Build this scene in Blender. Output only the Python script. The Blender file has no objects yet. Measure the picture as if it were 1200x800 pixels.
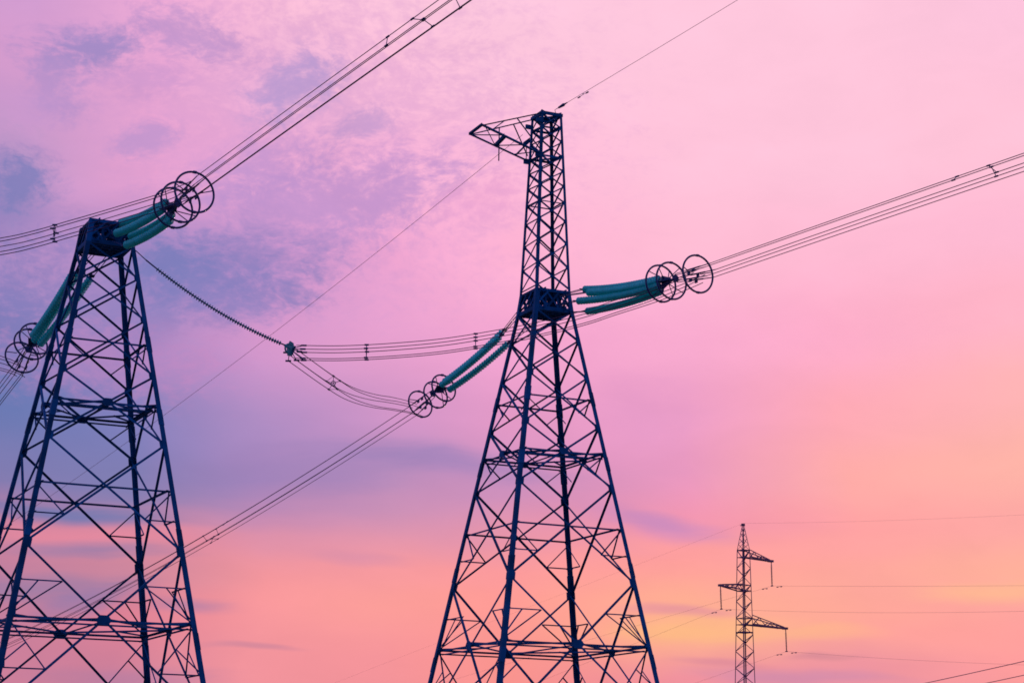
import bpy, math, random
from mathutils import Vector, Matrix, noise
random.seed(7)
S = bpy.context.scene
C = S.collection
R_ = math.radians
PI = math.pi

# ------------------------------------------------------------------ camera
cd = bpy.data.cameras.new('camera')
cam = bpy.data.objects.new('camera', cd); C.objects.link(cam)
cd.sensor_width = 36.0; cd.lens = 70.62
cd.clip_start = 0.1; cd.clip_end = 20000
cam.matrix_world = Matrix.Translation((0, 0, 1.7)) @ Matrix.Rotation(PI/2 + 0.23054, 4, 'X') @ Matrix.Rotation(0.0138, 4, 'Z')
S.camera = cam
S.view_settings.view_transform = 'Standard'
S.view_settings.look = 'None'
S.view_settings.exposure = 0
S.view_settings.gamma = 1
S.cycles.filter_width = 1.7          # the photograph is a soft one
S.cycles.max_bounces = 6

# ------------------------------------------------------------------ sky
def lin(c):
    o = []
    for v in c:
        v /= 255.0
        o.append(v/12.92 if v <= 0.04045 else ((v+0.055)/1.055)**2.4)
    return o

W = bpy.data.worlds.new('World'); S.world = W; W.use_nodes = True
NT = W.node_tree; NT.nodes.clear()
def nd(t, **k):
    n = NT.nodes.new(t)
    for a, b in k.items(): setattr(n, a, b)
    return n
def lk(a, b): NT.links.new(a, b)
def mth(op, a, b=None, c=None, clamp=False):
    n = nd('ShaderNodeMath', operation=op, use_clamp=clamp)
    for i, v in enumerate((a, b, c)):
        if v is None: continue
        if isinstance(v, (int, float)): n.inputs[i].default_value = v
        else: lk(v, n.inputs[i])
    return n.outputs[0]
def mix(f, a, b):
    n = nd('ShaderNodeMix', data_type='RGBA', clamp_factor=True)
    if isinstance(f, (int, float)): n.inputs[0].default_value = f
    else: lk(f, n.inputs[0])
    for i, v in ((6, a), (7, b)):
        if isinstance(v, (tuple, list)): n.inputs[i].default_value = (*v[:3], 1)
        else: lk(v, n.inputs[i])
    return n.outputs[2]
def smooth(v, a, b):
    n = nd('ShaderNodeMapRange', interpolation_type='SMOOTHSTEP')
    lk(v, n.inputs[0]); n.inputs[1].default_value = a; n.inputs[2].default_value = b
    return n.outputs[0]

tc = nd('ShaderNodeTexCoord'); sp = nd('ShaderNodeSeparateXYZ')
nz = nd('ShaderNodeVectorMath', operation='NORMALIZE')
lk(tc.outputs['Generated'], nz.inputs[0]); lk(nz.outputs[0], sp.inputs[0])
AZ = mth('MULTIPLY', mth('ARCTAN2', sp.outputs[0], sp.outputs[1]), 180/PI)     # degrees right of +Y
EL = mth('MULTIPLY', mth('ARCSINE', sp.outputs[2]), 180/PI)                     # degrees above the horizon
cb = nd('ShaderNodeCombineXYZ'); lk(AZ, cb.inputs[0]); lk(EL, cb.inputs[1])
AE = cb.outputs[0]
def noise_tex(vec, scale, detail=4, rough=0.55, sx=1, sy=1, off=(0, 0, 0), dist=0.0):
    m = nd('ShaderNodeMapping'); lk(vec, m.inputs[0])
    m.inputs['Location'].default_value = off; m.inputs['Scale'].default_value = (sx, sy, 1)
    n = nd('ShaderNodeTexNoise'); lk(m.outputs[0], n.inputs['Vector'])
    n.inputs['Scale'].default_value = scale; n.inputs['Detail'].default_value = detail
    n.inputs['Roughness'].default_value = rough; n.inputs['Distortion'].default_value = dist
    return n
# slow warp so that no band of the sky runs ruler-straight
wn = noise_tex(AE, 0.22, 3, 0.5, 0.6, 1.0)
wv = nd('ShaderNodeVectorMath', operation='MULTIPLY_ADD')
lk(wn.outputs['Color'], wv.inputs[0]); wv.inputs[1].default_value = (3.0, 1.5, 0); wv.inputs[2].default_value = (-1.5, -0.75, 0)
wa = nd('ShaderNodeVectorMath', operation='ADD'); lk(AE, wa.inputs[0]); lk(wv.outputs[0], wa.inputs[1])
AEW = wa.outputs[0]
sw = nd('ShaderNodeSeparateXYZ'); lk(AEW, sw.inputs[0])
AZW, ELW = sw.outputs[0], sw.outputs[1]

# colours of the evening sky by azimuth (degrees right of +Y) and elevation (degrees)
UP = [(34, (222, 176, 216)), (50, (168, 150, 208)), (90, (104, 112, 178))]
SKY = {
 -14.3: [(0, (196, 128, 160)), (3.5, (205, 128, 155)), (6, (190, 128, 160)), (7.2, (205, 130, 158)), (9, (128, 124, 178)), (10.8, (108, 122, 180)), (13.2, (130, 125, 186)), (15.6, (150, 130, 190)), (17.8, (188, 150, 200)), (20.5, (214, 156, 206)), (22.9, (208, 156, 208))],
 -10.8: [(0, (205, 130, 158)), (3.6, (205, 128, 155)), (5.2, (222, 130, 150)), (6.2, (205, 135, 158)), (7.3, (222, 138, 158)), (8.6, (128, 126, 178)), (10.8, (128, 128, 188)), (13.2, (158, 134, 194)), (15.6, (166, 136, 196)), (17.6, (232, 162, 208)), (20.5, (236, 168, 212)), (22.9, (243, 174, 215))],
 -7.2: [(0, (215, 140, 158)), (3.7, (242, 148, 157)), (5.8, (249, 153, 157)), (6.5, (244, 151, 159)), (7.3, (226, 146, 168)), (8.3, (194, 139, 181)), (9.2, (166, 132, 187)), (10.8, (172, 140, 195)), (13.2, (214, 152, 204)), (15.6, (206, 150, 206)), (18, (242, 172, 214)), (20.5, (242, 183, 217)), (22.9, (255, 194, 220))],
 -3.6: [(0, (220, 142, 155)), (3.8, (246, 149, 155)), (5.8, (252, 158, 154)), (6.7, (247, 154, 159)), (7.5, (228, 150, 172)), (8.4, (204, 145, 183)), (9.3, (188, 142, 190)), (10.8, (208, 149, 199)), (13.2, (230, 160, 206)), (15.6, (242, 167, 211)), (18, (250, 181, 217)), (20.5, (252, 191, 219)), (22.9, (255, 200, 222))],
 0.0: [(0, (225, 142, 150)), (3.9, (250, 148, 142)), (5.8, (255, 156, 150)), (6.8, (252, 155, 157)), (7.7, (232, 150, 172)), (9, (204, 144, 189)), (10.8, (228, 154, 199)), (13.2, (245, 166, 210)), (15.6, (255, 180, 213)), (18, (255, 188, 218)), (20.5, (255, 198, 222)), (22.9, (254, 200, 223))],
 4.9: [(0, (226, 140, 150)), (3.6, (240, 146, 158)), (4.9, (255, 178, 144)), (5.9, (255, 174, 148)), (7.2, (255, 160, 156)), (8.2, (242, 150, 178)), (9.6, (232, 152, 192)), (11.4, (240, 161, 201)), (13.4, (248, 170, 207)), (15.8, (255, 189, 213)), (18.2, (255, 196, 219)), (22.9, (255, 200, 222))],
 9.7: [(0, (222, 140, 154)), (3.9, (238, 148, 160)), (5.2, (255, 168, 154)), (6.6, (255, 168, 158)), (8, (255, 163, 163)), (9.4, (255, 172, 168)), (11.2, (255, 170, 182)), (13.6, (255, 174, 203)), (16, (255, 187, 212)), (18.4, (255, 197, 219)), (22.9, (255, 199, 221))],
 14.3: [(0, (228, 146, 150)), (4.1, (255, 158, 157)), (5.4, (255, 163, 159)), (6.7, (255, 176, 155)), (8.2, (255, 169, 165)), (9.8, (255, 180, 168)), (11.8, (255, 180, 182)), (13.8, (255, 180, 199)), (16.2, (255, 187, 212)), (18.6, (255, 195, 216)), (22.9, (252, 195, 220))],
 50.0: [(0, (232, 140, 140)), (5, (255, 165, 145)), (12, (252, 172, 185)), (22, (240, 180, 214))],
 100.0: [(0, (165, 120, 160)), (6, (205, 135, 172)), (14, (196, 140, 190)), (24, (170, 140, 196))],
 180.0: [(0, (80, 96, 150)), (6, (110, 114, 172)), (14, (150, 128, 186)), (24, (140, 130, 192))],
 -180.0: [(0, (80, 96, 150)), (6, (110, 114, 172)), (14, (150, 128, 186)), (24, (140, 130, 192))],
 -100.0: [(0, (85, 98, 150)), (6, (120, 116, 172)), (14, (140, 126, 186)), (24, (134, 130, 192))],
 -45.0: [(0, (160, 118, 158)), (6, (160, 122, 165)), (10, (105, 116, 174)), (16, (150, 132, 190)), (24, (172, 146, 204))],
}
def elf(e): return (e + 10.0)/100.0
fac = mth('MULTIPLY_ADD', ELW, 0.01, 0.1)
cols = {}
for a, stops in SKY.items():
    r = nd('ShaderNodeValToRGB'); cr = r.color_ramp; cr.interpolation = 'B_SPLINE' if False else 'EASE'
    st = [(-10, stops[0][1])] + stops + (UP if abs(a) < 60 else [(50, (132, 132, 196)), (90, (104, 112, 178))])
    while len(cr.elements) > 1: cr.elements.remove(cr.elements[-1])
    cr.elements[0].position = elf(st[0][0]); cr.elements[0].color = (*lin(st[0][1]), 1)
    for e, c in st[1:]:
        q = cr.elements.new(elf(e)); q.color = (*lin(c), 1)
    lk(fac, r.inputs[0]); cols[a] = r.outputs[0]
ks = sorted(SKY)
col = cols[ks[0]]
for a0, a1 in zip(ks, ks[1:]):
    m = nd('ShaderNodeMapRange', interpolation_type='SMOOTHSTEP' if a1-a0 > 8 else 'LINEAR'); lk(AZW, m.inputs[0])
    m.inputs[1].default_value = a0; m.inputs[2].default_value = a1
    col = mix(m.outputs[0], col, cols[a1])

# clouds: soft ellipses in (azimuth, elevation), broken up by noise
n1 = noise_tex(AEW, 1.5, 6, 0.65, 0.8, 1.25, (3, 7, 0), 0.4)
n2 = noise_tex(AEW, 4.2, 5, 0.65, 0.75, 1.3, (11, 2, 0), 0.3)
nn = mth('ADD', mth('MULTIPLY', n1.outputs[0], 0.6), mth('MULTIPLY', n2.outputs[0], 0.4))
n3 = noise_tex(AEW, 0.8, 5, 0.6, 0.35, 3.0, (5, 1, 0), 0.2)
def px(x, y):        # photograph position as azimuth and elevation of that bit of sky
    y2 = y - (x-600)*0.0138
    return ((x-600)/2354*180/PI*1.02, 13.21 - math.degrees(math.atan((y2-400)/2354)))
K = 180/PI/2354
def ellipse(x, y, rx, ry, rot=0, vec=None):
    m = nd('ShaderNodeMapping', vector_type='TEXTURE'); lk(vec or AEW, m.inputs[0])
    a, e = px(x, y)
    m.inputs['Location'].default_value = (a, e, 0); m.inputs['Rotation'].default_value = (0, 0, R_(rot))
    m.inputs['Scale'].default_value = (rx*K, ry*K, 1)
    l = nd('ShaderNodeVectorMath', operation='LENGTH'); lk(m.outputs[0], l.inputs[0])
    return l.outputs['Value']
def blob(col, x, y, rx, ry, colour, amount, rot=0, brk=2.0, nz_=None):
    l = ellipse(x, y, rx, ry, rot)
    src = nn if nz_ is None else nz_
    v = mth('ADD', mth('MULTIPLY', mth('SUBTRACT', src, 0.5), 2.2*brk), mth('SUBTRACT', 1.0, l))
    f = smooth(v, -0.55, 0.95)
    edge = smooth(l, 1.9, 0.7)
    f = mth('MULTIPLY', mth('MULTIPLY', f, edge), amount)
    return mix(f, col, lin(colour))
# mottled altocumulus, upper left
for b in [(290, 180, 350, 190, (214, 156, 207), .45, 8, 2.6), (350, 245, 190, 55, (196, 149, 206), .75, 10, 2.2), (255, 318, 130, 52, (138, 128, 190), .75, 12, 1.6),
          (75, 74, 66, 28, (166, 140, 198), 1.0, 12), (50, 122, 44, 30, (178, 145, 202), .85, -30), (195, 46, 70, 30, (186, 147, 204), .7, -14), (150, 105, 50, 24, (200, 150, 206), .5, 0),
          (158, 172, 34, 20, (174, 144, 204), .55, 20), (30, 138, 60, 26, (198, 150, 205), .4, 0), (322, 104, 62, 36, (180, 152, 207), .8, 24),
          (412, 150, 42, 22, (184, 151, 206), .55, 10), (300, 200, 90, 40, (186, 146, 206), .6, 14), (425, 232, 100, 38, (198, 150, 206), .65, 12),
          (15, 235, 58, 42, (122, 126, 186), .85, 0), (200, 318, 75, 36, (116, 124, 186), .75, -8), (275, 352, 85, 34, (138, 128, 190), .7, 14), (170, 385, 60, 40, (128, 128, 190), .5, 0),
          (570, 240, 60, 24, (236, 164, 208), .6, 12), (140, 430, 150, 50, (198, 136, 192), .45, 0)]:
    col = blob(col, *b)
# pink windows and long streaks, lower left
for b in [(115, 640, 120, 16, (228, 138, 160), .85, 2, .5, n3.outputs[0]), (95, 612, 130, 12, (100, 120, 176), .8, -1, .5, n3.outputs[0]),
          (130, 655, 90, 11, (150, 126, 170), .75, 1, .6, n3.outputs[0]), (60, 700, 110, 14, (148, 124, 166), .7, 3, .6, n3.outputs[0]),
          (120, 712, 60, 14, (136, 122, 172), .6, 14, .6, n3.outputs[0]), (225, 718, 52, 8, (176, 128, 166), .7, -3, .5, n3.outputs[0]), (312, 764, 60, 4, (206, 134, 156), .7, -3, .5, n3.outputs[0]),
          (190, 795, 110, 12, (170, 124, 164), .5, 0, .6, n3.outputs[0]),
          (500, 545, 150, 16, (156, 130, 186), .7, -5, .6, n3.outputs[0]), (330, 560, 150, 40, (150, 130, 184), .35, 4, .6, n3.outputs[0]), (420, 655, 60, 9, (208, 140, 172), .45, -4, .6, n3.outputs[0])]:
    col = blob(col, *b)
# violet bank and golden breaks, lower right
for b in [(765, 612, 80, 13, (196, 138, 192), .75, -12, .5, n3.outputs[0]), (800, 640, 70, 10, (255, 160, 158), .6, -8, .5, n3.outputs[0]),
          (790, 716, 60, 8, (232, 150, 158), .8, -2, .5, n3.outputs[0]), (820, 742, 95, 17, (255, 192, 130), .62, 0, .5, n3.outputs[0]), (960, 750, 60, 10, (255, 186, 138), .6, 2, .5, n3.outputs[0]),
          (1150, 697, 100, 13, (255, 190, 144), .62, 4, .5, n3.outputs[0]), (955, 777, 40, 4, (214, 138, 150), .8, -2, .4, n3.outputs[0]), (850, 781, 60, 5, (222, 140, 156), .7, -3, .4, n3.outputs[0]),
          (920, 796, 110, 9, (208, 140, 172), .75, -2, .5, n3.outputs[0]), (1100, 750, 130, 20, (255, 160, 156), .6, 0, .5, n3.outputs[0]), (940, 650, 130, 14, (255, 164, 164), .5, 3, .5, n3.outputs[0]),
          (750, 480, 60, 50, (226, 152, 200), .45, 0, .8)]:
    col = blob(col, *b)
# faint overall unevenness
nv = noise_tex(AEW, 0.5, 6, 0.6, 0.6, 1.3, (20, 9, 0), 0.3)
hv = nd('ShaderNodeHueSaturation'); lk(col, hv.inputs['Color'])
lk(mth('MULTIPLY_ADD', nv.outputs[0], 0.12, 0.94), hv.inputs['Value'])
bg = nd('ShaderNodeBackground'); lk(hv.outputs[0], bg.inputs[0]); bg.inputs[1].default_value = 1.0
wo = nd('ShaderNodeOutputWorld'); lk(bg.outputs[0], wo.inputs[0])

# the sun: just above the horizon behind thin cloud, ahead and to the right
sd = bpy.data.lights.new('sun', 'SUN'); sd.energy = 0.35; sd.angle = R_(6); sd.color = (1.0, 0.72, 0.5)
sun = bpy.data.objects.new('sun', sd); C.objects.link(sun)
saz, sel = R_(9), R_(3)
sun.rotation_euler = Vector((-math.sin(saz)*math.cos(sel), -math.cos(saz)*math.cos(sel), -math.sin(sel))).to_track_quat('-Z', 'Y').to_euler()

# ------------------------------------------------------------------ materials
def mat(name, base, rough=0.5, metal=0.0, var=0.25, scale=3.0, bump=0.0, trans=0.0, spec=0.5, rnd=0.0):
    m = bpy.data.materials.new(name); m.use_nodes = True
    t = m.node_tree; b = t.nodes['Principled BSDF']
    co = t.nodes.new('ShaderNodeTexCoord'); n = t.nodes.new('ShaderNodeTexNoise')
    n.inputs['Scale'].default_value = scale; n.inputs['Detail'].default_value = 5
    t.links.new(co.outputs['Object'], n.inputs['Vector'])
    r = t.nodes.new('ShaderNodeValToRGB')
    r.color_ramp.elements[0].position = .3; r.color_ramp.elements[1].position = .7
    r.color_ramp.elements[0].color = (*[v*(1-var) for v in base], 1); r.color_ramp.elements[1].color = (*[v*(1+var) for v in base], 1)
    t.links.new(n.outputs[0], r.inputs[0]); out = r.outputs[0]
    if rnd:      # every bar weathers a little differently
        oi = t.nodes.new('ShaderNodeObjectInfo'); ma = t.nodes.new('ShaderNodeMath'); ma.operation = 'MULTIPLY_ADD'
        ma.inputs[1].default_value = 2*rnd; ma.inputs[2].default_value = 1-rnd; t.links.new(oi.outputs['Random'], ma.inputs[0])
        h = t.nodes.new('ShaderNodeHueSaturation'); t.links.new(out, h.inputs['Color']); t.links.new(ma.outputs[0], h.inputs['Value']); out = h.outputs[0]
    t.links.new(out, b.inputs['Base Color'])
    b.inputs['Roughness'].default_value = rough; b.inputs['Metallic'].default_value = metal
    b.inputs['Specular IOR Level'].default_value = spec
    if trans: b.inputs['Transmission Weight'].default_value = trans
    if bump:
        bp = t.nodes.new('ShaderNodeBump'); bp.inputs['Strength'].default_value = bump
        t.links.new(n.outputs[0], bp.inputs['Height']); t.links.new(bp.outputs[0], b.inputs['Normal'])
    return m
STEEL = mat('navy_toned_steel', (0.002, 0.074, 0.215), 0.65, 0, 0.3, 1.7, 0.1, spec=0.06, rnd=0.35)  # blue of the lifted shadows put into the galvanised steel's base colour
STEEL_FAR = mat('sky_faded_steel', (0.15, 0.09, 0.17), 0.6, 0, 0.3, 1.2, spec=0.2)  # fade of the thin far bars into the sky put into the colour
GLASS = mat('green_insulator_glass', (0.002, 0.64, 0.62), 0.12, 0, 0.15, 5, spec=0.5, trans=0.1)
PORCELAIN = mat('dark_insulator_glass', (0.004, 0.22, 0.27), 0.3, 0, 0.2, 5, spec=0.4)
RING = mat('dark_ring_steel', (0.006, 0.04, 0.15), 0.5, 0, 0.25, 4, spec=0.3)
ALU = mat('weathered_aluminium_strand', (0.04, 0.025, 0.09), 0.6, 0, 0.2, 8, spec=0.2)
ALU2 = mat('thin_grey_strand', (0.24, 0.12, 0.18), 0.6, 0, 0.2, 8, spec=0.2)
CONC = mat('concrete', (0.3, 0.29, 0.28), 0.9, 0, 0.2, 2, 0.3)

# ------------------------------------------------------------------ mesh helpers
class MB:
    def __init__(s): s.v = []; s.f = []; s.sm = []
    def add(s, vs, fs, smooth=False):
        o = len(s.v); s.v += [tuple(v) for v in vs]; s.f += [tuple(i+o for i in f) for f in fs]; s.sm += [smooth]*len(fs)
    def box(s, c, ax, h):            # centre, three unit axes, three half sizes
        c = Vector(c); vs = []
        for i in (-1, 1):
            for j in (-1, 1):
                for k in (-1, 1): vs.append(c + ax[0]*h[0]*i + ax[1]*h[1]*j + ax[2]*h[2]*k)
        s.add(vs, [(0, 1, 3, 2), (4, 6, 7, 5), (0, 4, 5, 1), (2, 3, 7, 6), (0, 2, 6, 4), (1, 5, 7, 3)])
    def angle(s, p, q, d1, d2, w, t):    # L-section bar from p to q, flanges along d1 and d2
        p = Vector(p); q = Vector(q)
        pr = [Vector((0, 0, 0)), d1*w, d1*w + d2*t, d1*t + d2*t, d1*t + d2*w, d2*w]
        s.add([p+v for v in pr] + [q+v for v in pr], [(i, (i+1) % 6, (i+1) % 6+6, i+6) for i in range(6)] + [(5, 4, 3, 2, 1, 0), (6, 7, 8, 9, 10, 11)])
    def prism(s, poly, d):               # flat polygon given thickness d (vector)
        n = len(poly); d = Vector(d)
        s.add([Vector(v)-d/2 for v in poly] + [Vector(v)+d/2 for v in poly],
              [tuple(range(n-1, -1, -1)), tuple(range(n, 2*n))] + [(i, (i+1) % n, (i+1) % n+n, i+n) for i in range(n)])
    def tube(s, pts, r, n=6, caps=True):
        pts = [Vector(p) for p in pts]; m = len(pts)
        rr = r if isinstance(r, (list, tuple)) else [r]*m
        t0 = (pts[1]-pts[0]).normalized()
        a = t0.orthogonal().normalized(); vs = []
        for i in range(m):
            t = (pts[min(i+1, m-1)] - pts[max(i-1, 0)]).normalized()
            a = (a - t*a.dot(t)).normalized(); b = t.cross(a)
            for k in range(n):
                g = 2*PI*k/n
                vs.append(pts[i] + (a*math.cos(g) + b*math.sin(g))*rr[i])
        fs = [(i*n+k, i*n+(k+1) % n, (i+1)*n+(k+1) % n, (i+1)*n+k) for i in range(m-1) for k in range(n)]
        if caps: fs += [tuple(range(n-1, -1, -1)), tuple(range((m-1)*n, m*n))]
        s.add(vs, fs, True)
    def torus(s, c, axis, R, r, n=40, k=8):
        a = axis.orthogonal().normalized(); b = axis.cross(a).normalized(); vs = []
        for i in range(n):
            g = 2*PI*i/n; d = a*math.cos(g) + b*math.sin(g)
            for j in range(k):
                e = 2*PI*j/k; vs.append(Vector(c) + d*(R + r*math.cos(e)) + axis*r*math.sin(e))
        s.add(vs, [(i*k+j, i*k+(j+1) % k, ((i+1) % n)*k+(j+1) % k, ((i+1) % n)*k+j) for i in range(n) for j in range(k)], True)
    def build(s, name, m, parent=None, kind=None):
        me = bpy.data.meshes.new(name); me.from_pydata(s.v, [], s.f); me.materials.append(m)
        if any(s.sm): me.polygons.foreach_set('use_smooth', s.sm)
        me.update()
        o = bpy.data.objects.new(name, me); C.objects.link(o)
        if parent is not None:
            o.parent = parent; k = parent; loc = Vector((0, 0, 0))
            while k is not None: loc += k.location; k = k.parent
            me.transform(Matrix.Translation(-loc))
        if kind: o['kind'] = kind
        return o
    def build_at(s, name, m, origin, label, cat, group=None):     # a thing of one mesh, its origin on itself
        o = s.build(name, m); o.data.transform(Matrix.Translation(-Vector(origin))); o.location = origin
        tag(o, label, cat, group); return o
def tag(o, label, cat, group=None):
    o['label'] = label; o['category'] = cat
    if group: o['group'] = group
def thing(name, loc, label, cat, group=None):
    o = bpy.data.objects.new(name, None); C.objects.link(o); o.location = loc; o.empty_display_size = .5
    tag(o, label, cat, group); return o
Z = Vector((0, 0, 1))
def bar(name, p, q, nrm, w, t, m, parent, off=0.0, mb=None):
    """angle bar lying in a face whose inward normal is nrm, set off inward by off"""
    p = Vector(p)+nrm*off; q = Vector(q)+nrm*off
    d = (q-p).normalized(); d1 = nrm.cross(d).normalized()
    if d1.z > 0: d1 = -d1
    b = mb or MB(); b.angle(p - d1*w/2, q - d1*w/2, d1, nrm, w, t)
    if mb is None: return b.build(name, m, parent)

# ------------------------------------------------------------------ ground
def make_ground():
    me = bpy.data.meshes.new('ground'); n = 48; vs = []; fs = []
    for i in range(n+1):
        for j in range(n+1):
            u, v = (i/n*2-1), (j/n*2-1)
            x, y = (abs(u)**2.2*(1 if u > 0 else -1))*7000, (abs(v)**2.2*(1 if v > 0 else -1))*7000
            d = math.hypot(x, y-90)
            z = 0 if d < 260 else min(1, (d-260)/600)*noise.noise((x/420, y/420, 0))*4 - 1.5*min(1, (d-260)/600)
            vs.append((x, y, z))
    for i in range(n):
        for j in range(n): fs.append((i*(n+1)+j, (i+1)*(n+1)+j, (i+1)*(n+1)+j+1, i*(n+1)+j+1))
    me.from_pydata(vs, [], fs)
    m = bpy.data.materials.new('pale_bounce_field'); m.use_nodes = True  # unseen dry grass, made pale to bounce light up under the bars
    t = m.node_tree; b = t.nodes['Principled BSDF']; b.inputs['Roughness'].default_value = .95
    co = t.nodes.new('ShaderNodeTexCoord')
    a = t.nodes.new('ShaderNodeTexNoise'); a.inputs['Scale'].default_value = .08; a.inputs['Detail'].default_value = 8
    c = t.nodes.new('ShaderNodeTexNoise'); c.inputs['Scale'].default_value = 4; c.inputs['Detail'].default_value = 6
    for k in (a, c): t.links.new(co.outputs['Object'], k.inputs['Vector'])
    mx = t.nodes.new('ShaderNodeMath'); mx.operation = 'MULTIPLY_ADD'; mx.inputs[1].default_value = .5
    t.links.new(c.outputs[0], mx.inputs[0])
    m2 = t.nodes.new('ShaderNodeMath'); m2.operation = 'MULTIPLY'; m2.inputs[1].default_value = .5; t.links.new(a.outputs[0], m2.inputs[0])
    t.links.new(m2.outputs[0], mx.inputs[2])
    r = t.nodes.new('ShaderNodeValToRGB'); r.color_ramp.elements[0].position = .35; r.color_ramp.elements[1].position = .65
    r.color_ramp.elements[0].color = (.12, .12, .06, 1); r.color_ramp.elements[1].color = (.27, .23, .14, 1)
    t.links.new(mx.outputs[0], r.inputs[0]); t.links.new(r.outputs[0], b.inputs['Base Color'])
    bp = t.nodes.new('ShaderNodeBump'); bp.inputs['Strength'].default_value = .5; t.links.new(c.outputs[0], bp.inputs['Height']); t.links.new(bp.outputs[0], b.inputs['Normal'])
    me.materials.append(m)
    o = bpy.data.objects.new('ground', me); C.objects.link(o); o['kind'] = 'structure'
make_ground()

# ------------------------------------------------------------------ the two big pylons
AL = 0.34677
ca, sa = math.cos(AL), math.sin(AL)
CORN = [Vector((-ca, sa, 0)), Vector((-sa, -ca, 0)), Vector((ca, -sa, 0)), Vector((sa, ca, 0))]    # going round: left, near, right, far
LV = [24.125, 22.758, 20.984, 18.658, 15.873, 11.613, 5.0, 0.35]
BOX0, BOX1 = 24.125, 25.12
def Rlow(z): return 1.4117 + 0.23877*(24.125 - z)
def Rmast(z): return 1.1842 + 0.055512*(26.259 - z)
MLV = [25.12, 26.259, 27.411, 28.486, 29.40, 30.2, 30.95, 31.65, 32.40, 33.08, 33.74]
def Rz(z):
    if z <= BOX0: return Rlow(z)
    if z >= BOX1: return Rmast(z)
    f = (z-BOX0)/(BOX1-BOX0); return Rlow(BOX0)*(1-f) + Rmast(BOX1)*f

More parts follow.
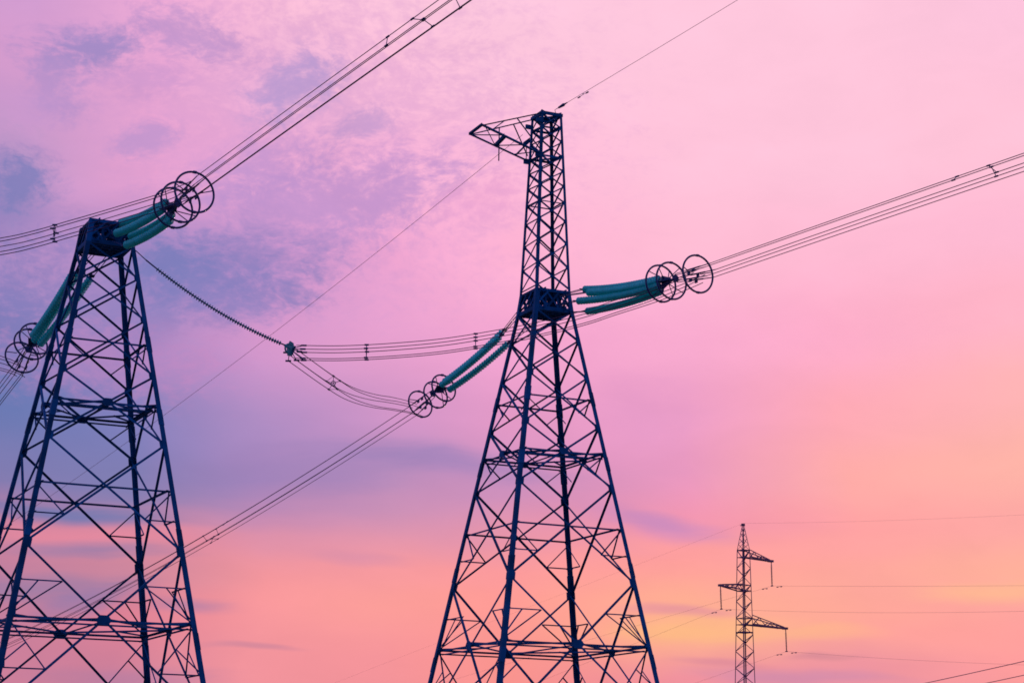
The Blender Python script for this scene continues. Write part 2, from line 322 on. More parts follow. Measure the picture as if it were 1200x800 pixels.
def make_pylon(base, dz, mast, label):
    B = Vector((base[0], base[1], 0))
    T = thing('lattice_pylon', B, label, 'pylon', 'big lattice pylons')
    def cn(i, z, inset=0.0):
        i %= 4; return B + CORN[i]*(Rz(z)-inset) + Z*(z+dz)
    def adj(i):
        return (CORN[(i+1) % 4]-CORN[i]).normalized(), (CORN[(i-1) % 4]-CORN[i]).normalized()
    def fn(i): return -(CORN[i]+CORN[(i+1) % 4]).normalized()     # inward normal of the face between corners i and i+1
    # legs
    for i in range(4):
        d1, d2 = adj(i)
        m = MB(); m.angle(cn(i, 0.2-dz), cn(i, 12.2), d1, d2, .215, .024); m.angle(cn(i, 12.2), cn(i, BOX0), d1, d2, .19, .022)
        leg = m.build('leg', STEEL, T)
        for zz in (8.2, 12.2, 17.0, 20.0):      # splice plates bolted round the leg
            s = MB(); p0, p1 = cn(i, zz-.32), cn(i, zz+.32); o = -(d1+d2)*.014
            s.angle(p0+o, p1+o, d1, d2, .23, .012); s.build('splice_plate', STEEL, leg)
        m = MB(); m.angle(cn(i, BOX0), cn(i, BOX1), d1, d2, .2, .03)
        if mast: m.angle(cn(i, BOX1), cn(i, MLV[-1]), d1, d2, .125, .018)
        m.build('upper_leg', STEEL, T)
        f = MB(); p = cn(i, 0.1)
        f.prism([(p.x+.5*math.cos(k*PI/4+PI/8), p.y+.5*math.sin(k*PI/4+PI/8), .1) for k in range(8)], (0, 0, .55)); f.build('footing', CONC, T)
    def gusset(i, j, z, a, b, nrm, parent=T):     # plate at a leg node, in face towards j
        p = cn(i, z); d = (cn(j, z)-p).normalized(); up = (cn(i, z+.1)-p).normalized()
        p = p + nrm*.028 + d*.02
        m = MB(); m.prism([p+up*b, p+up*b*.55+d*a, p-up*b*.55+d*a, p-up*b], nrm*.012); m.build('gusset_plate', STEEL, parent)
    # panels below the box
    kinds = {0: None, 1: None, 2: 'h', 3: 'd', 4: 'h', 5: 'd', 6: 'h'}
    for k in range(7):
        z0, z1 = LV[k], LV[k+1]; r0, r1 = Rz(z0), Rz(z1); zc = z0 - (z0-z1)*r0/(r0+r1)
        w = .078 if k < 3 else .088
        mids = []
        for i in range(4):
            j = (i+1) % 4; n = fn(i); d = (cn(j, z0)-cn(i, z0)).normalized()
            p00, p01, p10, p11 = cn(i, z0), cn(i, z1), cn(j, z0), cn(j, z1)
            e = .06
            bar('brace', p00+d*e, p11-d*e, n, w, .012, STEEL, T, .034)
            bar('brace', p10-d*e, p01+d*e, n, w, .012, STEEL, T, .034+w+.015)
            for a, b in ((i, j), (j, i)): gusset(a, b, z1, .22+.02*k, .2+.02*k, n)
            pc = (cn(i, zc)+cn(j, zc))/2
            mids.append(pc + n*.1)
            if not kinds[k]: continue
            li, lj = cn(i, zc), cn(j, zc)
            ww = .075 if kinds[k] == 'h' else .085
            bar('horizontal_bar', li+d*.05, lj-d*.05, n, ww, .011, STEEL, T, .034+2*w+.03)
            if kinds[k] == 'd':
                bar('horizontal_bar', li+d*.05-Z*.16, lj-d*.05-Z*.16, n, .06, .01, STEEL, T, .3)
                m = MB(); s = .25 if k == 3 else .32; pg = pc + n*(.03)
                m.prism([pg+d*s, pg+d*s*.5+Z*s*.6, pg-d*s*.5+Z*s*.6, pg-d*s, pg-d*s*.5-Z*s*.6, pg+d*s*.5-Z*s*.6], n*.014); m.build('gusset_plate', STEEL, T)
            # secondary struts in each half of the face
            def strut(a, b, o=.2): bar('strut', a, b, n, .052, .009, STEEL, T, o)
            for (l0, l1, c) in ((li, p01, li), (lj, p11, lj)):
                # l0 leg at crossing height, lower diagonal half from pc to l1
                mid = (pc+l1)/2
                strut(l0, mid)
                if k >= 4:
                    zt = mid.z - dz; a = cn(i, zt) if l0 is li else cn(j, zt)
                    strut(mid, a, .21)
                    if k >= 5: strut((mid+l0)/2, a, .22)
            if k >= 5:
                for (l0, up, ii) in ((li, p00, i), (lj, p10, j)):
                    mid = (pc+up)/2; zt = mid.z - dz
                    strut(mid, cn(ii, zt), .21); strut(mid, l0, .2); strut((mid+cn(ii, zt))/2, l0, .23)
        if kinds[k] == 'd':
            for i in range(4):
                a, b = mids[i], mids[(i+1) % 4]; nn_ = Z
                bar('diaphragm_bar', a, b, Z, .075, .011, STEEL, T, .02)
                c = cn(i+1, zc); bar('diaphragm_bar', (a+b)/2, c-(CORN[(i+1) % 4]*.15), Z, .06, .01, STEEL, T, .05)
            bar('diaphragm_bar', mids[0], mids[2], Z, .065, .01, STEEL, T, .1)
            bar('diaphragm_bar', mids[1], mids[3], Z, .065, .01, STEEL, T, -.06)
    # cross-beam box that carries the insulators
    for z, hh in ((BOX0+.05, .085), (BOX1-.05, .06)):
        for i in range(4):
            n = fn(i); p, q = cn(i, z)+n*.05, cn(i+1, z)+n*.05; d = (q-p).normalized()
            m = MB(); c = (p+q)/2; L = (q-p).length/2-.03
            m.box(c+n*.01, (d, Z, n), (L, hh, .008)); m.box(c+n*.06+Z*hh, (d, Z, n), (L-.02, .008, .055)); m.box(c+n*.06-Z*hh, (d, Z, n), (L-.02, .008, .055))
            m.build('box_beam', STEEL, T)
        for k, s in enumerate((-.55, -.18, .2, .58)):     # girders crossing the box both ways
            for i in (0, 1):
                n = fn(i); d = (cn(i+1, z)-cn(i, z)).normalized(); w2 = (cn(i+1, z)-cn(i, z)).length/2
                c = B + Z*(z+dz) + d*s*w2; h2 = hh*.75-(.015*i)-.004*k
                m = MB(); m.box(c, (n, Z, d), (w2-.12, h2, .01)); m.box(c+Z*h2, (n, Z, d), (w2-.14, .006, .05)); m.box(c-Z*h2, (n, Z, d), (w2-.14, .006, .05))
                m.build('box_girder', STEEL, T)
    zb0, zb1 = BOX0+.16, BOX1-.12
    for i in range(4):
        n = fn(i); j = i+1
        a0, a1, b0, b1 = cn(i, zb0), cn(i, zb1), cn(j, zb0), cn(j, zb1); d = (b0-a0).normalized()
        for q, (f0, f1) in enumerate(((.03, .36), (.36, .03), (.36, .66), (.66, .36), (.66, .97), (.97, .66))):
            bar('box_brace', a0.lerp(b0, f0), a1.lerp(b1, f1), n, .085, .012, STEEL, T, .05 + .1*(q % 2))
        for f0 in (.35, .67): bar('box_post', a0.lerp(b0, f0), a1.lerp(b1, f0), n, .1, .014, STEEL, T, .24)
        for (c0, c1, s) in ((a0, a1, 1), (b0, b1, -1)):       # corner plates
            o = n*.03
            for base_, g in ((c0-Z*.1, 1), (c1+Z*.08, -1)):
                m = MB(); m.prism([base_+o+d*s*.03, base_+o+d*s*.34, base_+o+d*s*.24+Z*.15*g, base_+o+d*s*.12+Z*.28*g, base_+o+d*s*.03+Z*.32*g], n*.016); m.build('corner_plate', STEEL, T)
        for f0 in (.35, .67):
            for base_, g in ((a0.lerp(b0, f0), 1), (a1.lerp(b1, f0), -1)):
                m = MB(); o = n*.21; m.prism([base_+o-d*.2, base_+o+d*.2, base_+o+d*.1+Z*.2*g, base_+o-d*.1+Z*.2*g], n*.014); m.build('gusset_plate', STEEL, T)
    for q in (0, 1, 2, 3):      # bracing through the middle of the box
        a_, b_ = cn(q, BOX0+.12, .15), cn(q+2, BOX1-.1, .15)
        bar('box_brace', a_, b_, fn(q), .09, .012, STEEL, T, .03*q)
    for q in (1, 3):          # lugs for the insulator links
        n = fn(q); c_ = (cn(q, BOX0+.1)+cn(q+1, BOX0+.1))/2; d = (cn(q+1, BOX0)-cn(q, BOX0)).normalized()
        for s in (-.55, .5):
            for zz in (0, .78): m = MB(); m.box(c_ + d*s - n*.09 + Z*zz, (n, Z, d), (.13, .09, .02)); m.build('lug', STEEL, T)
    if not mast: return T
    # mast above the box
    for k in range(len(MLV)-1):
        z0, z1 = MLV[k], MLV[k+1]
        for i in range(4):
            j = (i+1) % 4; n = fn(i); d = (cn(j, z0)-cn(i, z0)).normalized(); e = .04
            if k == 0: z0 = MLV[0]+.12
            bar('brace', cn(i, z0)+d*e, cn(j, z1)-d*e, n, .06, .01, STEEL, T, .02)
            bar('brace', cn(j, z0)-d*e, cn(i, z1)+d*e, n, .06, .01, STEEL, T, .09)
            for a, b in ((i, j), (j, i)): gusset(a, b, z1, .16, .14, n)
            if k in (6, 8, 9) or k == 3:
                bar('horizontal_bar', cn(i, z1)+d*.02, cn(j, z1)-d*.02, n, .09 if k > 3 else .05, .012, STEEL, T, .16)
    for i in (0, 1):
        bar('diaphragm_bar', cn(i, 33.66, .1), cn(i+2, 33.66, .1), Z, .08, .01, STEEL, T, .02*i)
        bar('diaphragm_bar', cn(i, 31.6, .1), cn(i+2, 31.6, .1), Z, .07, .01, STEEL, T, .02*i)
    for i in range(4):
        n = fn(i); a, b = cn(i, 33.72), cn(i+1, 33.72); d = (b-a).normalized(); m = MB()
        m.box((a+b)/2-n*.012, (d, Z, n), ((b-a).length/2+.03, .075, .008)); m.build('cap_plate', STEEL, T)
    for i in (0, 1):
        n = fn(0); p = cn(i, 33.3); m = MB(); m.box(p-n*.1, (n, Z, n.cross(Z)), (.16, .1, .05)); m.build('tie_bracket', STEEL, T)
        p = cn(i, 31.6); m = MB(); m.box(p-n*.08, (n, Z, n.cross(Z)), (.16, .12, .05)); m.build('arm_bracket', STEEL, T)
    # crossarm for the earth wire
    A = bpy.data.objects.new('crossarm', None); C.objects.link(A); A.parent = T
    ra, rb = cn(0, 31.6), cn(1, 31.62)
    ta, tb = Vector((-2.06, 88.0, 32.11)), Vector((-1.50, 87.28, 32.31))
    side = (rb-ra).normalized(); outw = (ta-ra).normalized()
    def ch(name, p, q, w, nrm=Z, t=.012): bar(name, p, q, nrm, w, t, STEEL, A)
    ch('chord', ra, ta, .10); ch('chord', rb, tb, .13); ch('chord', ta-(tb-ta)*.05, tb+(tb-ta)*.05, .11)
    la, lb = lambda f: ra.lerp(ta, f), lambda f: rb.lerp(tb, f)
    ch('arm_brace', la(.56)+Z*.02, lb(.60)+Z*.02, .15)
    ch('arm_brace', la(.22)+Z*.02, lb(.26)+Z*.02, .06)
    for p, q in ((la(.95), lb(.62)), (la(.58), lb(.95)), (la(.56), lb(.28)), (la(.24), lb(.04)), (la(.04), lb(.24))): ch('arm_brace', p+Z*.04, q+Z*.04, .04)
    ua, ub = cn(0, 33.66), cn(1, 33.66)
    for p, q, n_ in ((ua, ta, fn(3)), (ub, tb, fn(1))): bar('tie', p, q, side, .05, .009, STEEL, A)
    tka, tkb = lambda f: ua.lerp(ta, f), lambda f: ub.lerp(tb, f)
    bar('tie_brace', tka(.3), la(.02)+Z*.25, side, .045, .008, STEEL, A); bar('tie_brace', tkb(.42), lb(.02)+Z*.25, side, .045, .008, STEEL, A)
    bar('tie_brace', tka(.62), tkb(.62), Z, .035, .008, STEEL, A)
    m = MB(); p = tka(.53); m.tube([p+Z*.02, p-Z*.8, p-Z*1.62], .028, 8); m.build('drop_rod', STEEL, A)
    m = MB(); p = cn(0, 32.55); m.prism([p, p+Z*.25, p-fn(0)*.35-Z*.05, p-fn(0)*.3-Z*.3], side*.03); m.build('bracket_plate', STEEL, A)
    return T

make_pylon((1.494, 90.0), 0.0, True, 'taller lattice pylon in the middle with a mast and side arm on top')
make_pylon((-16.679, 79.029), -0.264, False, 'blue steel lattice pylon on the left, ending flat at its insulator box')

# ------------------------------------------------------------------ insulators, rings, wires
BR = 0.315
def pent(rot=0): return [(BR*math.sin(k*2*PI/5+R_(rot)), BR*math.cos(k*2*PI/5+R_(rot))) for k in range(5)]
PENT = pent()       # across, up; going round from the top
def lathe_along(mb, pts, prof, n=12, smooth=True):
    """rings of radius prof[i] round pts[i]"""
    mb.tube(pts, prof, n, True)
def string_path(a, b, sag, n):
    return [a.lerp(b, i/(n-1)) - Z*sag*4*(i/(n-1))*(1-i/(n-1)) for i in range(n)]
def sample(path, s):
    acc = 0
    for p, q in zip(path, path[1:]):
        l = (q-p).length
        if s <= acc+l or q is path[-1]: return p + (q-p)*((s-acc)/l), (q-p).normalized()
        acc += l
def plen(path): return sum((q-p).length for p, q in zip(path, path[1:]))
def discs(path, pitch, rad, m, parent, s0=0.0, s1=None, n=14):
    L = plen(path) if s1 is None else s1
    mb = MB(); s = s0
    while s + pitch < L:
        P = []; prof = []
        for ds, r in ((0, .2*rad), (.34*pitch, .24*rad), (.41*pitch, .86*rad), (.5*pitch, rad), (.56*pitch, .97*rad), (.58*pitch, .3*rad), (.98*pitch, .2*rad)):
            p, t = sample(path, s+ds); P.append(p); prof.append(r)
        mb.tube(P, prof, n, True); s += pitch
    return mb.build('glass_discs', m, parent, 'stuff')

def tension_set(base, az, strings, yoke, rings, coef, wire_s, label, ringR=.72, sag=.12, rot=0):
    PENT = pent(rot)
    """yoke = (s, z); rings = [(s, z)]; all along the vertical plane through the pylon's axis at azimuth az"""
    u = Vector((math.sin(R_(az)), math.cos(R_(az)), 0)); n = Vector((math.cos(R_(az)), -math.sin(R_(az)), 0)); B = Vector((base[0], base[1], 0))
    def P(s, w, z): return B + u*s + n*w + Z*z
    ys, yz = yoke
    T = thing('tension_insulator', P(ys, 0, yz), label, 'insulator', 'tension insulator sets with ring guards')
    slope = 2*coef[0]*ys + coef[1]; t = (u + Z*slope).normalized(); up = n.cross(t); up = up if up.z > 0 else -up
    for (a, b, anchor) in strings:
        a, b = Vector(a), Vector(b)
        path = string_path(a, b, sag, 24)
        m = MB(); t0 = (path[1]-path[0]).normalized(); t1 = (path[-1]-path[-2]).normalized()
        anc = Vector(anchor)
        m.tube(path, .045, 6)
        nrm = t0.cross(Z).normalized()
        for sgn in (-1, 1): m.tube([a - t0*.02 + nrm*.07*sgn, anc + nrm*.07*sgn], .018, 6)
        m.box(a - t0*.05, (t0, nrm, nrm.cross(t0)), (.07, .11, .03))
        m.tube([path[-1]-t1*.1, P(ys, 0, yz) + (path[-1]-P(ys, 0, yz))*.5], .028, 6)
        st = m.build('insulator_string', RING, T)
        discs(path, .19, .172, GLASS, st, .1)
    Y = P(ys, 0, yz)
    m = MB()     # yoke: a triangular plate and a cross plate
    m.prism([Y-t*.32+up*.34, Y+t*.3+up*.1, Y+t*.3-up*.1, Y-t*.32-up*.34], n*.03)
    m.prism([Y-t*.3+n*.36, Y+t*.34+n*.12, Y+t*.34-n*.12, Y-t*.3-n*.36], up*.03)
    m.build('yoke_plate', RING, T)
    m = MB(); Q = Y + t*.62
    m.prism([Q + n*(x*.62) + up*(y*.62) for x, y in PENT], t*.03)
    m.tube([Y+t*.2, Q], .05, 8); m.build('star_plate', RING, T)
    for k, (s, z) in enumerate(rings):
        Cc = P(s, 0, z)
        m = MB(); m.torus(Cc, t, ringR, .043); rg = m.build('corona_ring', RING, T)
        for g in ((.6, 2.2, 3.74, 5.34) if k < 2 else (.25, PI-.25)):
            e = Cc + (n*math.cos(g) + up*math.sin(g))*ringR
            m = MB(); inner = (Y if k < 2 else Cc - t*.2) + (n*math.cos(g) + up*math.sin(g))*(.16 if k < 2 else .3)
            m.tube([inner, e], .02, 6); m.build('ring_arm', RING, rg)
        for g in (PI/2, -PI/2):
            e = Cc + up*math.sin(g)*ringR; m = MB(); m.box(e, (t, n, up), (.05, .07, .04)); m.build('ring_joint', RING, rg)
    ws = wire_s; wz = coef[0]*ws*ws + coef[1]*ws + coef[2]
    for x, y in PENT:
        p1 = P(ws, 0, wz) + n*x + up*y
        p0 = Q + n*x*.62 + up*y*.62
        m = MB(); L = (p1-p0)
        m.tube([p0, p0+L*.3, p0+L*.34, p0+L*.7, p0+L*.74, p1], [.016, .016, .034, .034, .024, .02], 7)
        m.box(p0+L*.52-up*.07, (t, n, up), (.08, .02, .07))
        m.build('dead_end_clamp', RING, T)
    return dict(P=P, n=n, up=up, t=t, u=u, ws=ws, wz=wz, Q=Q, pent=PENT)

CAMP = Vector((0, 0, 1.7))
def order_names(pts):
    """rank the wires by how high they are seen from the road"""
    e = sorted(range(len(pts)), key=lambda i: -((pts[i]-CAMP).z/(Vector((pts[i].x, pts[i].y)).length)))
    nm = {}
    for k, i in enumerate(e): nm[i] = ('topmost', 'second from the top', 'middle', 'second from the bottom', 'lowest')[k]
    return nm
def bundle(ts, coef, s1, where, group, mid, r=.0155):
    P, n, PENT = ts['P'], ts['n'], ts['pent']
    def ctr(s): return P(s, 0, coef[0]*s*s + coef[1]*s + coef[2])
    s0 = ts['ws']; N = max(14, int((s1-s0)/3))
    nm = order_names([ctr(mid) + n*x + Z*y for x, y in PENT])
    for i, (x, y) in enumerate(PENT):
        pts = [ctr(s0 + (s1-s0)*k/N) + n*x + Z*y for k in range(N+1)]
        m = MB(); m.tube(pts, r, 6)
        m.build_at('conductor_wire', ALU, pts[0], nm[i] + ' of five wires ' + where, 'wire', group)
    return lambda s, i: ctr(s) + n*PENT[i][0] + Z*PENT[i][1]
def rod_spacers(f, items, where, group):
    words = []
    for (s, i, j, txt) in items:
        a, b = f(s, i), f(s+.1, j); m = MB(); d = (b-a).normalized()
        m.tube([a, b], .014, 6)
        for e, q in ((a, f(s+.12, i)), (b, f(s+.22, j))):
            t = (q-e).normalized(); m.tube([e-t*.08, e+t*.08], .033, 8)
        m.build_at('spacer_rod', RING, (a+b)/2, txt, 'spacer', group)

MAIN = (1.494, 90.0); LEFT = (-16.679, 79.029)
CF = (-.00013, .01727, 23.4424); CB = (.00102, -.2457, 23.851); CLF = (-.0002, .0817, 23.67); CLB = (.0011, -.338, 23.60)
mf = tension_set(MAIN, 146, [((3.17, 87.96, 24.81), (6.30, 83.12, 24.06), (2.45, 89.3, 24.95)), ((3.29, 86.95, 24.40), (6.22, 82.75, 23.86), (2.2, 89.0, 24.75)),
     ((2.85, 87.30, 24.09), (6.32, 82.60, 23.62), (2.1, 88.9, 24.3)), ((3.30, 88.04, 23.80), (6.40, 83.0, 23.50), (2.72, 89.4, 24.1))],
     (9.0, 23.78), [(8.62, 23.77), (9.34, 23.74), (11.1, 23.66)], CF, 11.9, 'green glass insulator strings with ring guards right of the middle pylon', .80)
mb_ = tension_set(MAIN, -36, [((-.40, 92.94, 24.04), (-3.35, 96.95, 22.34), (.5, 90.9, 24.75)), ((-.52, 92.3, 23.65), (-3.5, 96.65, 22.1), (.35, 90.6, 24.3)), ((-.12, 92.82, 23.44), (-3.1, 96.6, 21.86), (1.2, 91.2, 24.1))],
     (8.55, 22.0), [(8.2, 21.99), (8.9, 21.76), (10.25, 21.50)], CB, 10.9, 'green glass insulator strings sloping down left behind the middle pylon', .69)
lf = tension_set(LEFT, 146, [((-16.06, 78.65, 24.86), (-13.40, 74.5, 24.56), (-15.6, 79.2, 24.7)), ((-15.97, 77.44, 24.08), (-13.35, 73.85, 24.14), (-16.2, 78.1, 24.4)),
     ((-15.45, 77.84, 24.09), (-13.05, 73.95, 23.94), (-15.5, 78.5, 24.2)), ((-15.40, 76.70, 23.38), (-13.0, 73.5, 23.58), (-16.1, 77.95, 23.9))],
     (6.35, 24.08), [(6.55, 24.03), (7.2, 24.10), (8.4, 24.19)], CLF, 9.0, 'green glass insulator strings rising right from the top of the left pylon', .80, rot=38)
lb = tension_set(LEFT, -33, [((-18.35, 80.9, 23.32), (-20.90, 85.2, 21.62), (-17.6, 79.6, 24.1)), ((-18.15, 81.1, 23.50), (-20.88, 85.4, 21.42), (-17.0, 79.9, 24.3)), ((-17.6, 81.1, 23.26), (-20.62, 85.3, 21.22), (-16.5, 79.7, 24.0))],
     (7.75, 21.42), [(7.45, 21.55), (8.1, 21.42), (9.15, 21.02)], CLB, 9.6, 'green glass insulator strings sloping down behind the left leg of the left pylon', .75)
f1 = bundle(mf, CF, 92, 'rising to the right edge from the middle pylon', 'wires right of the middle pylon', 22)
f2 = bundle(mb_, CB, 240, 'running down left behind the middle pylon', 'wires behind the middle pylon', 24)
f3 = bundle(lf, CLF, 84, 'climbing to the top edge from the left pylon', 'wires right of the left pylon', 16)
f4 = bundle(lb, CLB, 230, 'leaving the left edge below the ring guards', 'wires behind the left pylon', 11)
G = 'spacer rods joining the wires'
rod_spacers(f1, [(25.7, 0, 1, 'short level spacer rod on the top two wires near the right edge'), (27.2, 0, 4, 'left one of two upright spacer rods on the right-hand wires'),
                 (27.6, 1, 2, 'longer one of two upright spacer rods on the right-hand wires'), (28.7, 4, 3, 'spacer rod at the very right edge on the right-hand wires')], '', G)
rod_spacers(f3, [(22.8, 0, 1, 'spacer rod furthest down the wires at the top edge'), (24.3, 0, 4, 'second spacer rod up the wires at the top edge'),
                 (25.1, 1, 2, 'third spacer rod up the wires near the top edge'), (26.2, 4, 3, 'fourth spacer rod, close to the top edge'), (27.3, 3, 2, 'spacer rod nearest the top edge on the climbing wires')], '', G)
for k, wd in enumerate(('nearest the right leg of the left pylon', 'second from the right leg of the left pylon', 'in the middle of a row of five', 'second highest of a row of five', 'highest of a row of five')):
    rod_spacers(f2, [(32.9-.75*k, k, (k+1) % 5, 'tiny spacer rod on the far wires, ' + wd)], '', 'spacer rods on the far wires')

# jumpers: the loops that carry the current round the pylons
def spline(pts, n):
    pts = [Vector(p) for p in pts]; out = []
    ext = [pts[0]*2-pts[1]] + pts + [pts[-1]*2-pts[-2]]
    for i in range(len(pts)-1):
        a, b, c, d = ext[i:i+4]
        for k in range(n):
            t = k/n
            out.append(.5*((2*b) + (c-a)*t + (2*a-5*b+4*c-d)*t*t + (3*b-a-3*c+d)*t**3))
    return out + [pts[-1]]
def jumper(pts, starts, ends, where, group, midk):
    cpts = spline(pts, 6); N = len(cpts); tw = []
    for i in range(N):
        t = (cpts[min(i+1, N-1)]-cpts[max(i-1, 0)]); t.z = 0; t.normalize(); tw.append(t.cross(Z))
    if (starts and (starts[1]-starts[0]).dot(tw[0]) < 0) or (not starts and ends and (ends[1]-ends[0]).dot(tw[-1]) < 0): tw = [-v for v in tw]
    paths = []
    for i, (x, y) in enumerate(PENT):
        pp = [c + w*x*1.05 + Z*y*1.05 for c, w in zip(cpts, tw)]
        if starts:
            for k in range(4): pp[k] = starts[i].lerp(pp[k], k/4)
        if ends:
            for k in range(4): pp[-1-k] = ends[i].lerp(pp[-1-k], k/4)
        paths.append(pp)
    nm = order_names([p[midk] for p in paths])
    for i, pp in enumerate(paths):
        m = MB(); m.tube(pp, .0165, 6)
        m.build_at('jumper_wire', ALU, pp[0], nm[i] + ' of five jumper wires ' + where, 'wire', group)
    return lambda f: [p[int(f*(N-1))] for p in paths]
def star_spacer(ps, label):
    c = sum(ps, Vector())/5; m = MB()
    a = (ps[1]-ps[0]).normalized(); t = a.cross((ps[4]-c)).normalized()
    order = [0, 1, 2, 3, 4]
    for k in range(5): m.tube([c, ps[k]], .014, 6); m.tube([ps[k]-t*.09, ps[k]+t*.09], .04, 8)
    m.torus(c, t, .10, .02, 16, 6)
    for k in range(5):
        p, q = ps[order[k]], ps[order[(k+1) % 5]]
        if k % 2 == 0: m.tube([p, q], .01, 5)
    m.build_at('wire_spacer', RING, c, label, 'spacer', 'star spacers on the jumper loops')
def clampends(ts, s):    # where the jumper leaves the dead-end clamps
    return [ts['P'](s, 0, ts['wz']) + ts['n']*x + ts['up']*(y-.08) for x, y in ts['pent']]
HOLD = Vector((-9.36, 82.55, 20.62))
J1 = jumper([(7.3, 81.9, 23.55), (5.77, 82.45, 23.07), (4.32, 82.6, 22.6), (3.24, 82.6, 22.21), (1.44, 82.6, 21.7), (-.36, 82.6, 21.3), (-2.77, 82.6, 20.86), (-5.03, 82.6, 20.61), (-7.19, 82.6, 20.47), (-9.1, 82.6, 20.46)],
       clampends(mf, 11.2), None, 'passing the middle pylon', 'jumper wires passing the middle pylon', 40)
J2 = jumper([(-9.25, 82.7, 20.42), (-8.0, 86.0, 20.03), (-7.22, 89.5, 20.13), (-6.24, 93.5, 20.6), (-5.0, 97.6, 21.30)], None, clampends(mb_, 10.5),
       'drooping left of the middle pylon', 'jumper wires left of the middle pylon', 10)
J3 = jumper([(-12.3, 72.5, 24.36), (-13.27, 72.6, 23.98), (-14.53, 72.6, 23.55), (-15.79, 72.6, 23.13), (-16.89, 72.6, 22.78), (-17.99, 72.6, 22.43), (-19.25, 72.6, 22.12), (-22.5, 72.4, 21.5), (-27.5, 71.6, 21.1)],
       clampends(lf, 8.5), None, 'leaving the left edge above the left pylon', 'jumper wires at the left pylon', 36)
J4 = jumper([(-27.4, 71.9, 20.9), (-26.4, 76.5, 20.3), (-24.8, 80.5, 20.2), (-23.2, 84.0, 20.4), (-21.9, 86.6, 20.75)], None, clampends(lb, 9.2),
       'meeting the ring guards at the left edge', 'jumper wires at the left edge', 17)
star_spacer(J1(.835), 'star-shaped wire spacer near the left end of the level jumper')
star_spacer(J1(.62), 'star-shaped wire spacer beside the sloping insulator strings of the middle pylon')
star_spacer(J2(.30), 'star-shaped wire spacer on the drooping jumper loop')
star_spacer(J3(.55), 'star-shaped wire spacer just left of the left pylon\'s top')

# the insulator string that holds the jumper off, and its clamp yoke
anc = Vector((-15.35, 78.7, 23.75)); a = Vector((-14.95, 78.95, 23.42)); b = HOLD + Vector((-.22, -.14, .14))
T = thing('hanging_insulator', anc, 'long dark ribbed insulator string sagging right from the left pylon to the jumper wires', 'insulator')
path = string_path(a, b, .30, 30)
m = MB(); m.tube([anc, path[0]], .02, 6); m.tube(path, .03, 6); rodo = m.build('insulator_rod', RING, T)
discs(path, .12, .10, PORCELAIN, rodo, .55, plen(path)-.05, 12)
m = MB(); d = (path[-1]-path[-2]).normalized(); q = HOLD
m.prism([q+Z*.34-d*.02, q+Z*.30+d*.16, q+d*.22, q-Z*.28+d*.1, q-Z*.32-d*.1, q-d*.14], Vector((-d.y, d.x, 0))*.06)
m.torus(q - d*.02, Vector((-d.y, d.x, 0)).normalized(), .2, .045, 18, 6)
m.tube([path[-1], q], .05, 8); m.build('clamp_yoke', PORCELAIN, T)
for ps in (J1(.995), J2(.01)):
    for p in ps:
        m = MB(); e = (p-q).normalized(); m.tube([q + e*.12, p], .018, 6); m.tube([p - Vector((.12, 0, 0)), p + Vector((.12, 0, 0))], .04, 8); m.build('wire_clamp', RING, T)

# earth wires of the middle pylon
def plane_wire(name, P0, az, coef, s0, s1, r, m_, label, cat, group=None, N=40):
    u = Vector((math.sin(R_(az)), math.cos(R_(az)), 0)); P0 = Vector((P0[0], P0[1], 0))
    pts = [P0 + u*s + Z*(coef[0]*s*s + coef[1]*s + coef[2]) for s in [s0 + (s1-s0)*k/N for k in range(N+1)]]
    m = MB(); m.tube(pts, r, 6); return m.build_at(name, m_, pts[0], label, cat, group), pts, u
o, pts, u = plane_wire('earth_wire', (2.3, 89.5), 143, (.0004, .112, 34.19), -.6, 90, .011, ALU2, 'thin earth wire climbing from the mast top to the top edge', 'wire', None, 90)
m = MB(); q = pts[0]; t = (pts[1]-pts[0]).normalized(); p = q - t*.1
m.tube([Vector((1.95, 90.0, 33.78)), p, p+t*.25, p+t*.3, p+t*.65, p+t*.75, p+t*.95], [.015, .015, .02, .05, .08, .04, .02], 10)
m.build_at('wire_dead_end', RING, p, 'small dark spindle fitting where the earth wire meets the mast top', 'fitting')
m = MB(); q = pts[2]; m.tube([q-t*.3-Z*.09, q-Z*.07, q+t*.3-Z*.09], .012, 6)
for s in (-.3, .3): m.tube([q+t*(s-.08)-Z*.09, q+t*(s+.08)-Z*.09], .034, 8)
m.tube([q, q-Z*.08], .02, 6)
m.build_at('vibration_damper', RING, q, 'tiny two-weight damper hanging on the earth wire beside the mast top', 'damper')
o, pts, u = plane_wire('earth_wire', (.9, 89.5), -36, (.00066, -.2452, 33.138), .9, 230, .011, ALU2, 'thin earth wire sloping down left from the mast behind the jumper', 'wire', None, 60)

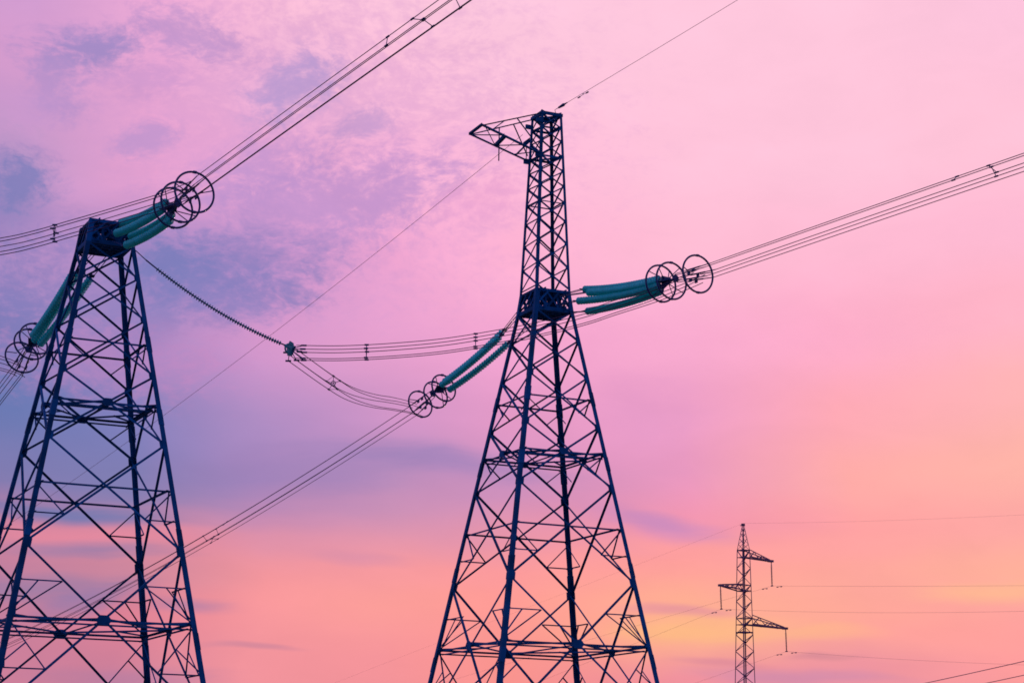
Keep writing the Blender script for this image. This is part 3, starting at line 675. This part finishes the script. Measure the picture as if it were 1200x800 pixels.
# ------------------------------------------------------------------ the slim pylon far away
def far_pylon():
    A2 = R_(12.4); c, s = math.cos(A2), math.sin(A2)
    K4 = [Vector((-c, s, 0)), Vector((-s, -c, 0)), Vector((c, -s, 0)), Vector((s, c, 0))]
    B = Vector((26.32, 225.0, 0))
    T = thing('slim_pylon', B, 'small slim lattice pylon far away at lower right with three short arms', 'pylon')
    def R(z): return .74 + .0265*(30.8-z) if z < 30.8 else .74 + (.10-.74)*(z-30.8)/(33.75-30.8)
    def cn(i, z):
        return B + K4[i % 4]*R(z) + Z*z
    def fn(i): return -(K4[i % 4]+K4[(i+1) % 4]).normalized()
    for i in range(4):
        d1, d2 = (K4[(i+1) % 4]-K4[i]).normalized(), (K4[(i-1) % 4]-K4[i]).normalized()
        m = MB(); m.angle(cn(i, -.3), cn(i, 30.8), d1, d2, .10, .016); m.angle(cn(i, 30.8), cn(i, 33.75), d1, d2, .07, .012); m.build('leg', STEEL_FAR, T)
    zs = [.2]
    while zs[-1] < 30.3: zs.append(zs[-1] + (.92 if zs[-1] > 12 else 1.5))
    zs[-1] = 30.8
    for k, (z0, z1) in enumerate(zip(zs, zs[1:])):
        for i in range(4):
            j = i+1
            p, q = (cn(i, z0), cn(j, z1)) if (k+i) % 2 == 0 else (cn(j, z0), cn(i, z1))
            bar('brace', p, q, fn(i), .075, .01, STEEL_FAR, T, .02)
    zt = [30.8, 31.5, 32.15, 32.75, 33.3]
    for k, (z0, z1) in enumerate(zip(zt, zt[1:])):
        for i in range(4):
            p, q = (cn(i, z0), cn(i+1, z1)) if k % 2 == 0 else (cn(i+1, z0), cn(i, z1))
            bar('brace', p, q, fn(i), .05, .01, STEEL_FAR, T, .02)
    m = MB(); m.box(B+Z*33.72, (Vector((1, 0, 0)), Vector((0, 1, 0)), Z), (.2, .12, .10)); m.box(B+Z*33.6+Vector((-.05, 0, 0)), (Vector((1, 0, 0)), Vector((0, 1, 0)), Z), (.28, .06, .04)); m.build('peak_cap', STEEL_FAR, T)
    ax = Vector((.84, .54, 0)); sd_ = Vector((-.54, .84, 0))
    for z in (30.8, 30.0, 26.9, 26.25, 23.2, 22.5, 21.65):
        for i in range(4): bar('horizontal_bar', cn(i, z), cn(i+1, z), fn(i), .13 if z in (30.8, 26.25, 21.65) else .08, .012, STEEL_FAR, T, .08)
    tips = []
    for sgn, zb, zt_, L, lt, frac in ((1, 30.0, 30.85, 4.05, 29.80, 'upper'), (-1, 26.25, 26.95, 3.35, 26.55, 'left'), (1, 22.5, 23.55, 6.0, 22.35, 'lower')):
        A = bpy.data.objects.new('crossarm', None); C.objects.link(A); A.parent = T
        tip = B + ax*sgn*L + Z*lt; rr = R(zb)*.707
        roots = [B + ax*sgn*rr + sd_*rr*e + Z*zb for e in (-1, 1)]; tops = [B + ax*sgn*rr + sd_*rr*e + Z*zt_ for e in (-1, 1)]
        ends = [tip + sd_*.09*e for e in (-1, 1)]
        for k in (0, 1):
            bar('bottom_chord', roots[k], ends[k], Z, .15, .016, STEEL_FAR, A)
            bar('top_chord', tops[k], ends[k]-ax*sgn*.25+Z*.22, sd_, .11, .014, STEEL_FAR, A)
            b = MB(); N = 5
            for i in range(N):
                f0, f1 = i/N, (i+1)/N
                p = roots[k].lerp(ends[k], f0 if i % 2 == 0 else f1); q_ = tops[k].lerp(ends[k]-ax*sgn*.25+Z*.22, f1 if i % 2 == 0 else f0)
                bar('', p, q_, sd_, .09, .012, STEEL_FAR, A, 0, b)
            b.build('lacing', STEEL_FAR, A, 'stuff')
        m = MB(); m.box(tip + Z*.1 - ax*sgn*.1, (ax, sd_, Z), (.3, .2, .12)); m.build('arm_tip', STEEL_FAR, A)
        tips.append((tip, frac))
    return tips, B
tips, FB = far_pylon()
WD = {'upper': ((29.70, 225.0, 27.11), (.00016, -.0900, 27.09), -.1065, 'top arm of the slim pylon'),
      'left': ((23.55, 225.0, 24.03), (.00052, -.1027, 24.00), -.175, 'left arm of the slim pylon'),
      'lower': ((31.38, 225.0, 19.89), (.00051, -.1130, 19.83), -.168, 'lowest arm of the slim pylon')}
for tip, key in tips:
    w, cf, sl, txt = WD[key]; w = Vector(w); w.y = tip.y
    w = Vector((tip.x + (w.x-tip.x)*.5 + .05, tip.y, w.z))
    T = thing('suspension_insulator', tip, 'dark suspension insulator hanging from the ' + txt, 'insulator', 'insulators on the far pylon')
    m = MB(); m.tube([tip-Z*.05, w+Z*.05], .05, 6); rd = m.build('insulator_rod', STEEL_FAR, T)
    discs([tip-Z*.1, w], .15, .12, STEEL_FAR, rd, .25, (tip-w).length-.2, 10)
    m = MB(); m.box(w, (Vector((.54, -.84, 0)), Vector((.84, .54, 0)), Z), (.16, .05, .06)); m.build('wire_clamp', STEEL_FAR, T)
    u = Vector((math.sin(R_(147)), math.cos(R_(147)), 0))
    pts = [w + u*s + Z*((cf[1]*s + cf[0]*s*s) if s > 0 else (-sl*s)) for s in [-100+5*k for k in range(20)] + [-2, -1, 0, 1, 2] + [5+4*k for k in range(40)]]
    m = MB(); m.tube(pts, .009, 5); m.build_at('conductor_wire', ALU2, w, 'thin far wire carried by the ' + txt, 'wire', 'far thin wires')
    for s, side in ((-1.25, 'left'), (1.25, 'right')):
        q = w + u*s + Z*((cf[1]*s) if s > 0 else (-sl*s)); m = MB(); t = u
        m.tube([q-t*.32-Z*.1, q-Z*.06, q+t*.32-Z*.1], .02, 5)
        for e in (-.32, .32): m.tube([q+t*(e-.12)-Z*.1, q+t*(e+.12)-Z*.1], .055, 6)
        m.build_at('vibration_damper', STEEL_FAR, q, 'tiny damper %s of the insulator below the %s' % (side, txt), 'damper', 'dampers on the far wires')
P0 = Vector((FB.x, FB.y, 33.86)); u = Vector((math.sin(R_(147)), math.cos(R_(147)), 0))
pts = [P0 + u*s + Z*((-.108*s + .0004*s*s) if s > 0 else (.14*s)) for s in [-100+5*k for k in range(20)] + [-2, 0, 2] + [5+4*k for k in range(40)]]
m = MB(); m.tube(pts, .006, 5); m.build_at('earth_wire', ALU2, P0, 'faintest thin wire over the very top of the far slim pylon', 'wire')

# two wires of a nearer low line, lower right corner
for x, sl, lab in ((22.609, .0665, 'upper'), (25.890, .0700, 'lower')):
    u = Vector((math.sin(R_(158)), math.cos(R_(158)), 0)); p = Vector((x, 110.0, 8.86 if lab == 'upper' else 8.90))
    pts = [p + u*s + Z*(sl*s + .0004*s*s) for s in [-60+4*k for k in range(40)]]
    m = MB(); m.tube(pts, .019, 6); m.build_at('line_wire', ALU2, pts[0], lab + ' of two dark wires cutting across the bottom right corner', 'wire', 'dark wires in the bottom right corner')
